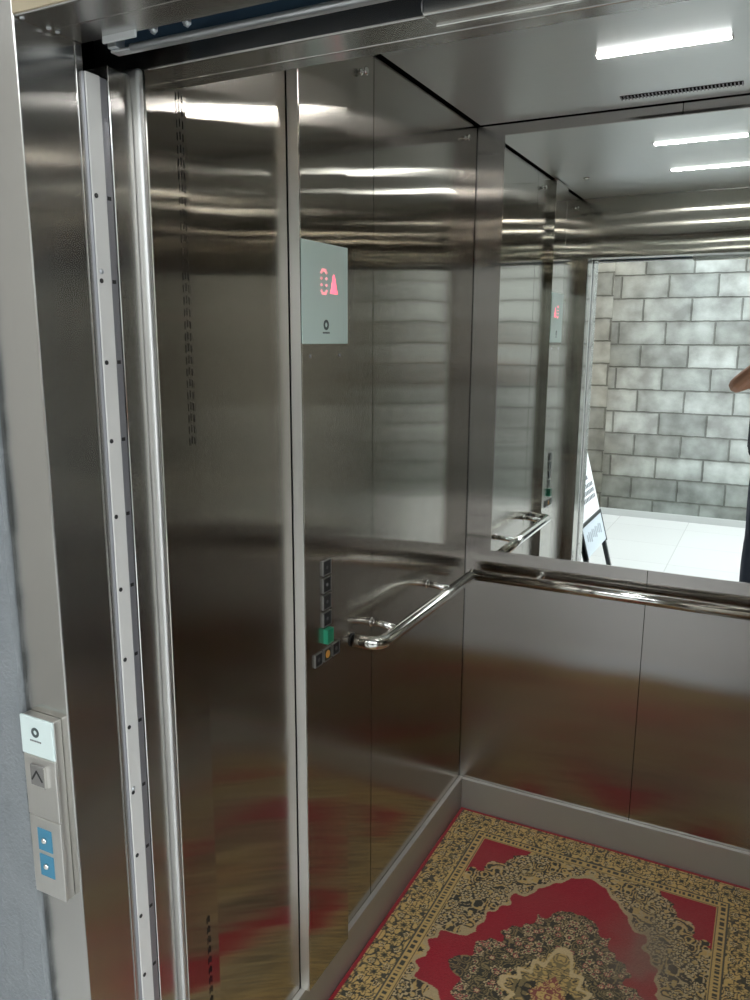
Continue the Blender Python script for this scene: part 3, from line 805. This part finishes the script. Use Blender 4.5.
# ------------------------------------------------------------------ the photographer (standing in the lobby, holding the phone)
def skinned(name, chains, mat, parent, root=0, voxel=0.007, sub=1):
    me = bpy.data.meshes.new(name)
    vs, es, rad, roots = [], [], [], []
    for (pts, link) in chains:
        base = len(vs)
        if link is None: roots.append(base)
        for k, p in enumerate(pts):
            vs.append(p[:3]); rad.append(p[3:])
            if k: es.append((base + k - 1, base + k))
            elif link is not None: es.append((link, base))
    me.from_pydata(vs, es, []); me.update()
    o = bpy.data.objects.new(name, me); COL.objects.link(o)
    me.materials.append(mat)
    sk = o.modifiers.new('skin', 'SKIN'); sk.use_smooth_shade = True
    if not me.skin_vertices: raise RuntimeError('skin layer missing')
    for i, r in enumerate(rad):
        rr = (r[0], r[1] if len(r) > 1 else r[0])
        me.skin_vertices[0].data[i].radius = rr
        me.skin_vertices[0].data[i].use_root = i in roots
    ss = o.modifiers.new('sub', 'SUBSURF'); ss.levels = ss.render_levels = sub
    if voxel:
        rm = o.modifiers.new('remesh', 'REMESH'); rm.mode = 'VOXEL'; rm.voxel_size = voxel; rm.use_smooth_shade = True
        sm = o.modifiers.new('smooth', 'SMOOTH'); sm.iterations = 4; sm.factor = 0.5
    bpy.context.view_layer.update()
    dg = bpy.context.evaluated_depsgraph_get()
    baked = bpy.data.meshes.new_from_object(o.evaluated_get(dg))
    o.modifiers.clear(); o.data = baked; baked.name = name
    if not baked.materials: baked.materials.append(mat)
    bm = bmesh.new(); bm.from_mesh(baked)
    bmesh.ops.recalc_face_normals(bm, faces=bm.faces); bm.to_mesh(baked); bm.free()
    o.parent = parent; o.matrix_parent_inverse = Matrix.Translation(parent.location).inverted()
    return o

def person():
    bx, by = 0.065, -0.36
    o = empty('person', (bx, by, 0), 'person in black T-shirt and dark jeans holding up a phone, seen in the mirror', 'person')
    Ch = []
    # torso and head: indices 0..
    torso = [(bx, by, .93, .13, .09), (bx, by, 1.08, .135, .095), (bx, by, 1.22, .15, .10), (bx, by, 1.36, .155, .10), (bx, by, 1.44, .11, .075), (bx, by + .005, 1.50, .055), (bx - .01, by + .01, 1.56, .052), (bx - .02, by + .02, 1.60, .05)]
    for dy, dz, k in ((.028, 0, .92), (-.028, .012, .95)):
        Ch.append(([(bx - .02, by + .035 + dy, z + dz, rr * k * 1.14) for z, rr in ((1.545, .045), (1.575, .062), (1.615, .073), (1.655, .077), (1.69, .066), (1.715, .04))], None))
    Ch.append(([(bx - .02, by + .05, 1.565, .05), (bx - .02, by + .085, 1.535, .034), (bx - .02, by + .10, 1.527, .022)], None))
    Ch.append((torso, None))
    for s in (-1, 1):
        Ch.append(([(bx + s * .085, by, .90, .07), (bx + s * .10, by + .01, .70, .072), (bx + s * .10, by + .015, .50, .055), (bx + s * .105, by, .33, .056), (bx + s * .105, by - .01, .10, .036)], None))
        Ch.append(([(bx + s * .105, by - .03, .05, .035), (bx + s * .115, by + .06, .035, .036, .03), (bx + s * .12, by + .15, .025, .03, .02)], None))
    # arms; elbow and wrist placed for the raised phone
    arms = {}
    for s, sh, el, wr in ((-1, (bx - .165, by + .01, 1.405), (-.228, -.140, 1.350), (-.058, -.058, 1.525)), (1, (bx + .165, by + .01, 1.405), (.275, -.17, 1.31), (.062, -.058, 1.515))):
        sh, el, wr = Vector(sh), Vector(el), Vector(wr)
        a = sh.lerp(el, .5); b = el.lerp(wr, .3); c = el.lerp(wr, .7)
        Ch.append(([(bx + s * .06, by, 1.39, .05), (*sh, .052), (*a, .046), (*el, .040), (*b, .043), (*c, .034), (*wr, .026, .022)], None))
        # palm beside the phone edge, thumb in front, fingers folding behind it
        d = Vector((0, .005, 1)).normalized()
        pc = wr + Vector((s * -.004, .004, .040))
        Ch.append(([(*wr, .026, .022), (*pc, .030, .018), (wr.x + s * .002, wr.y + .006, wr.z + .075, .030, .016)], None))
        for k, (dz, ln) in enumerate(((.090, .066), (.068, .074), (.046, .069), (.025, .054))):
            r0 = Vector((wr.x + s * .004, wr.y + .012, wr.z + dz))
            p1 = r0 + Vector((s * .004, .022, .004)); p2 = p1 + Vector((-s * ln * .45, .008, .004)); p3 = p2 + Vector((-s * ln * .4, -.002, .002))
            Ch.append(([(*r0, .0098), (*p1, .0090), (*p2, .0082), (*p3, .0070)], None))
        t0 = Vector((wr.x - s * .006, wr.y - .008, wr.z + .030))
        t1_ = t0 + Vector((-s * .014, -.014, .026)); t2_ = t1_ + Vector((-s * .020, -.002, .024))
        Ch.append(([(*t0, .0130), (*t1_, .0105), (*t2_, .0085)], None))
    # face: nose, ears, brow
    fx, fy, fz = bx - .02, by + .035, 1.615
    Ch.append(([(fx, fy + .084, fz + .015, .009), (fx, fy + .106, fz - .012, .013), (fx, fy + .090, fz - .02, .011)], None))
    for s in (-1, 1):
        Ch.append(([(fx + s * .074, fy - .002, fz - .015, .010, .006), (fx + s * .082, fy - .008, fz + .012, .014, .006), (fx + s * .078, fy - .010, fz + .028, .009, .005)], None))
        Ch.append(([(fx + s * .014, fy + .080, fz + .028, .007), (fx + s * .045, fy + .068, fz + .030, .007)], None))
    Ch.append(([(fx, fy + .06, fz - .072, .022), (fx, fy + .075, fz - .062, .016)], None))
    body = skinned('body', Ch, M['skin'], o, voxel=0.004)
    for s in (-1, 1):
        e = MB(); e.lathe((fx + s * .031, fy + .070, fz + .012), (0, 1, 0), [(0, .004), (.006, .010), (.012, .008), (.0145, .003)], 14); e.build('eye', M['eye_white'], o)
        e = MB(); e.lathe((fx + s * .031, fy + .0825, fz + .012), (0, 1, 0), [(0, .005), (.0025, .003)], 12); e.build('iris', M['hair'], o)
    MB().tube([(fx - .022, fy + .082, fz - .048), (fx, fy + .094, fz - .046), (fx + .022, fy + .082, fz - .048)], [.003, .006, .003], 10).build('mouth', M['lip'], o)
    skinned('hair', [([(fx, fy - .055, fz - .035, .058), (fx, fy - .045, fz + .02, .088), (fx, fy - .022, fz + .064, .094), (fx, fy + .012, fz + .086, .080), (fx, fy + .035, fz + .086, .062)], None)], M['hair'], o, voxel=0.008)
    # shirt
    sh_ = [([(bx, by, .90, .205, .138), (bx, by, 1.00, .212, .135), (bx, by, 1.10, .215, .130), (bx, by, 1.22, .212, .132), (bx, by, 1.35, .205, .130), (bx, by, 1.43, .135, .092), (bx, by, 1.465, .085, .07)], None),
           ([(bx - .05, by, 1.37, .075), (bx - .155, by + .01, 1.405, .068), (bx - .192, by + .06, 1.392, .064), (bx - .222, by + .105, 1.378, .060)], None), ([(bx + .05, by, 1.37, .075), (bx + .155, by + .01, 1.405, .068), (bx + .185, by + .055, 1.382, .064), (bx + .21, by + .10, 1.362, .060)], None)]
    skinned('t_shirt', sh_, M['shirt'], o, voxel=0.008)
    tr_ = [([(bx, by, .98, .146, .105), (bx, by, .92, .152, .110), (bx, by, .84, .155, .115)], None)]
    for s in (-1, 1): tr_.append(([(bx + s * .075, by, .90, .085), (bx + s * .085, by, .80, .092), (bx + s * .09, by + .01, .65, .082), (bx + s * .095, by + .015, .48, .070), (bx + s * .105, by, .30, .070), (bx + s * .105, by - .01, .075, .064)], None))
    skinned('jeans', tr_, M['jeans'], o, voxel=0.008)
    for s in (-1, 1):
        skinned('shoe', [([(bx + s * .105, by - .05, .052, .045, .05), (bx + s * .112, by + .03, .050, .047, .05), (bx + s * .12, by + .11, .040, .048, .036), (bx + s * .123, by + .17, .032, .038, .026)], None)], M['shoe'], o, voxel=0.008)
    ph = empty('phone', (0, -.045, 1.49), 'dark phone held upright in both hands by the person', 'phone')
    pm = MB().box(-.038, .038, -.052, -.044, 1.490, 1.645, .003, 3).build('case', M['phone'], ph)
    MB().lathe((0.0, -.044, 1.609), (0, 1, 0), [(0, .008), (.0015, .008), (.002, .006)], 20).build('lens', M['black_plastic'], ph)
    MB().box(-.036, .036, -.0528, -.0519, 1.494, 1.641).build('screen', plain('phone_screen', (.02, .02, .02), .1, emit=(.5, .5, .5), strength=.5), ph)
person()

# ------------------------------------------------------------------ light: open daylight over the lobby
w = bpy.data.worlds.new('World'); S.world = w
w.use_nodes = True
wn, wk = w.node_tree.nodes, w.node_tree.links
bg = wn['Background']
tc = wn.new('ShaderNodeTexCoord'); sp = wn.new('ShaderNodeSeparateXYZ')
wk.new(tc.outputs['Generated'], sp.inputs['Vector'])
rp = wn.new('ShaderNodeValToRGB')
rp.color_ramp.elements[0].position = 0.0; rp.color_ramp.elements[0].color = (0.55, 0.58, 0.60, 1)
rp.color_ramp.elements[1].position = 0.6; rp.color_ramp.elements[1].color = (0.92, 0.97, 1.0, 1)
wk.new(sp.outputs['Z'], rp.inputs['Fac']); wk.new(rp.outputs['Color'], bg.inputs['Color'])
bg.inputs['Strength'].default_value = 6.2

# ------------------------------------------------------------------ camera
f_px, yaw, pitch, roll, hcam = 790.3, -0.4672, -0.2008, 0.0050, 1.6089
F = Vector((math.sin(yaw) * math.cos(pitch), math.cos(yaw) * math.cos(pitch), math.sin(pitch)))
r = F.cross(Vector((0, 0, 1))).normalized(); u = r.cross(F)
r2 = r * math.cos(roll) + u * math.sin(roll); u2 = -r * math.sin(roll) + u * math.cos(roll)
cd = bpy.data.cameras.new('camera'); co = bpy.data.objects.new('camera', cd); COL.objects.link(co)
cd.sensor_fit = 'VERTICAL'; cd.sensor_height = 36; cd.sensor_width = 27; cd.lens = f_px * 36 / 1000
cd.clip_start = 0.005
mw = Matrix((r2, u2, -F)).transposed().to_4x4(); mw.translation = (0, 0, hcam)
co.matrix_world = mw
S.camera = co

S.view_settings.view_transform = 'Standard'; S.view_settings.look = 'None'
S.view_settings.exposure = 0.0; S.view_settings.gamma = 1.0; S.view_settings.use_curve_mapping = False
cy_ = S.cycles
cy_.max_bounces = 24; cy_.glossy_bounces = 20; cy_.diffuse_bounces = 5
cy_.caustics_reflective = True; cy_.blur_glossy = 0.0
cy_.sample_clamp_indirect = 8.0
cy_.use_denoising = True
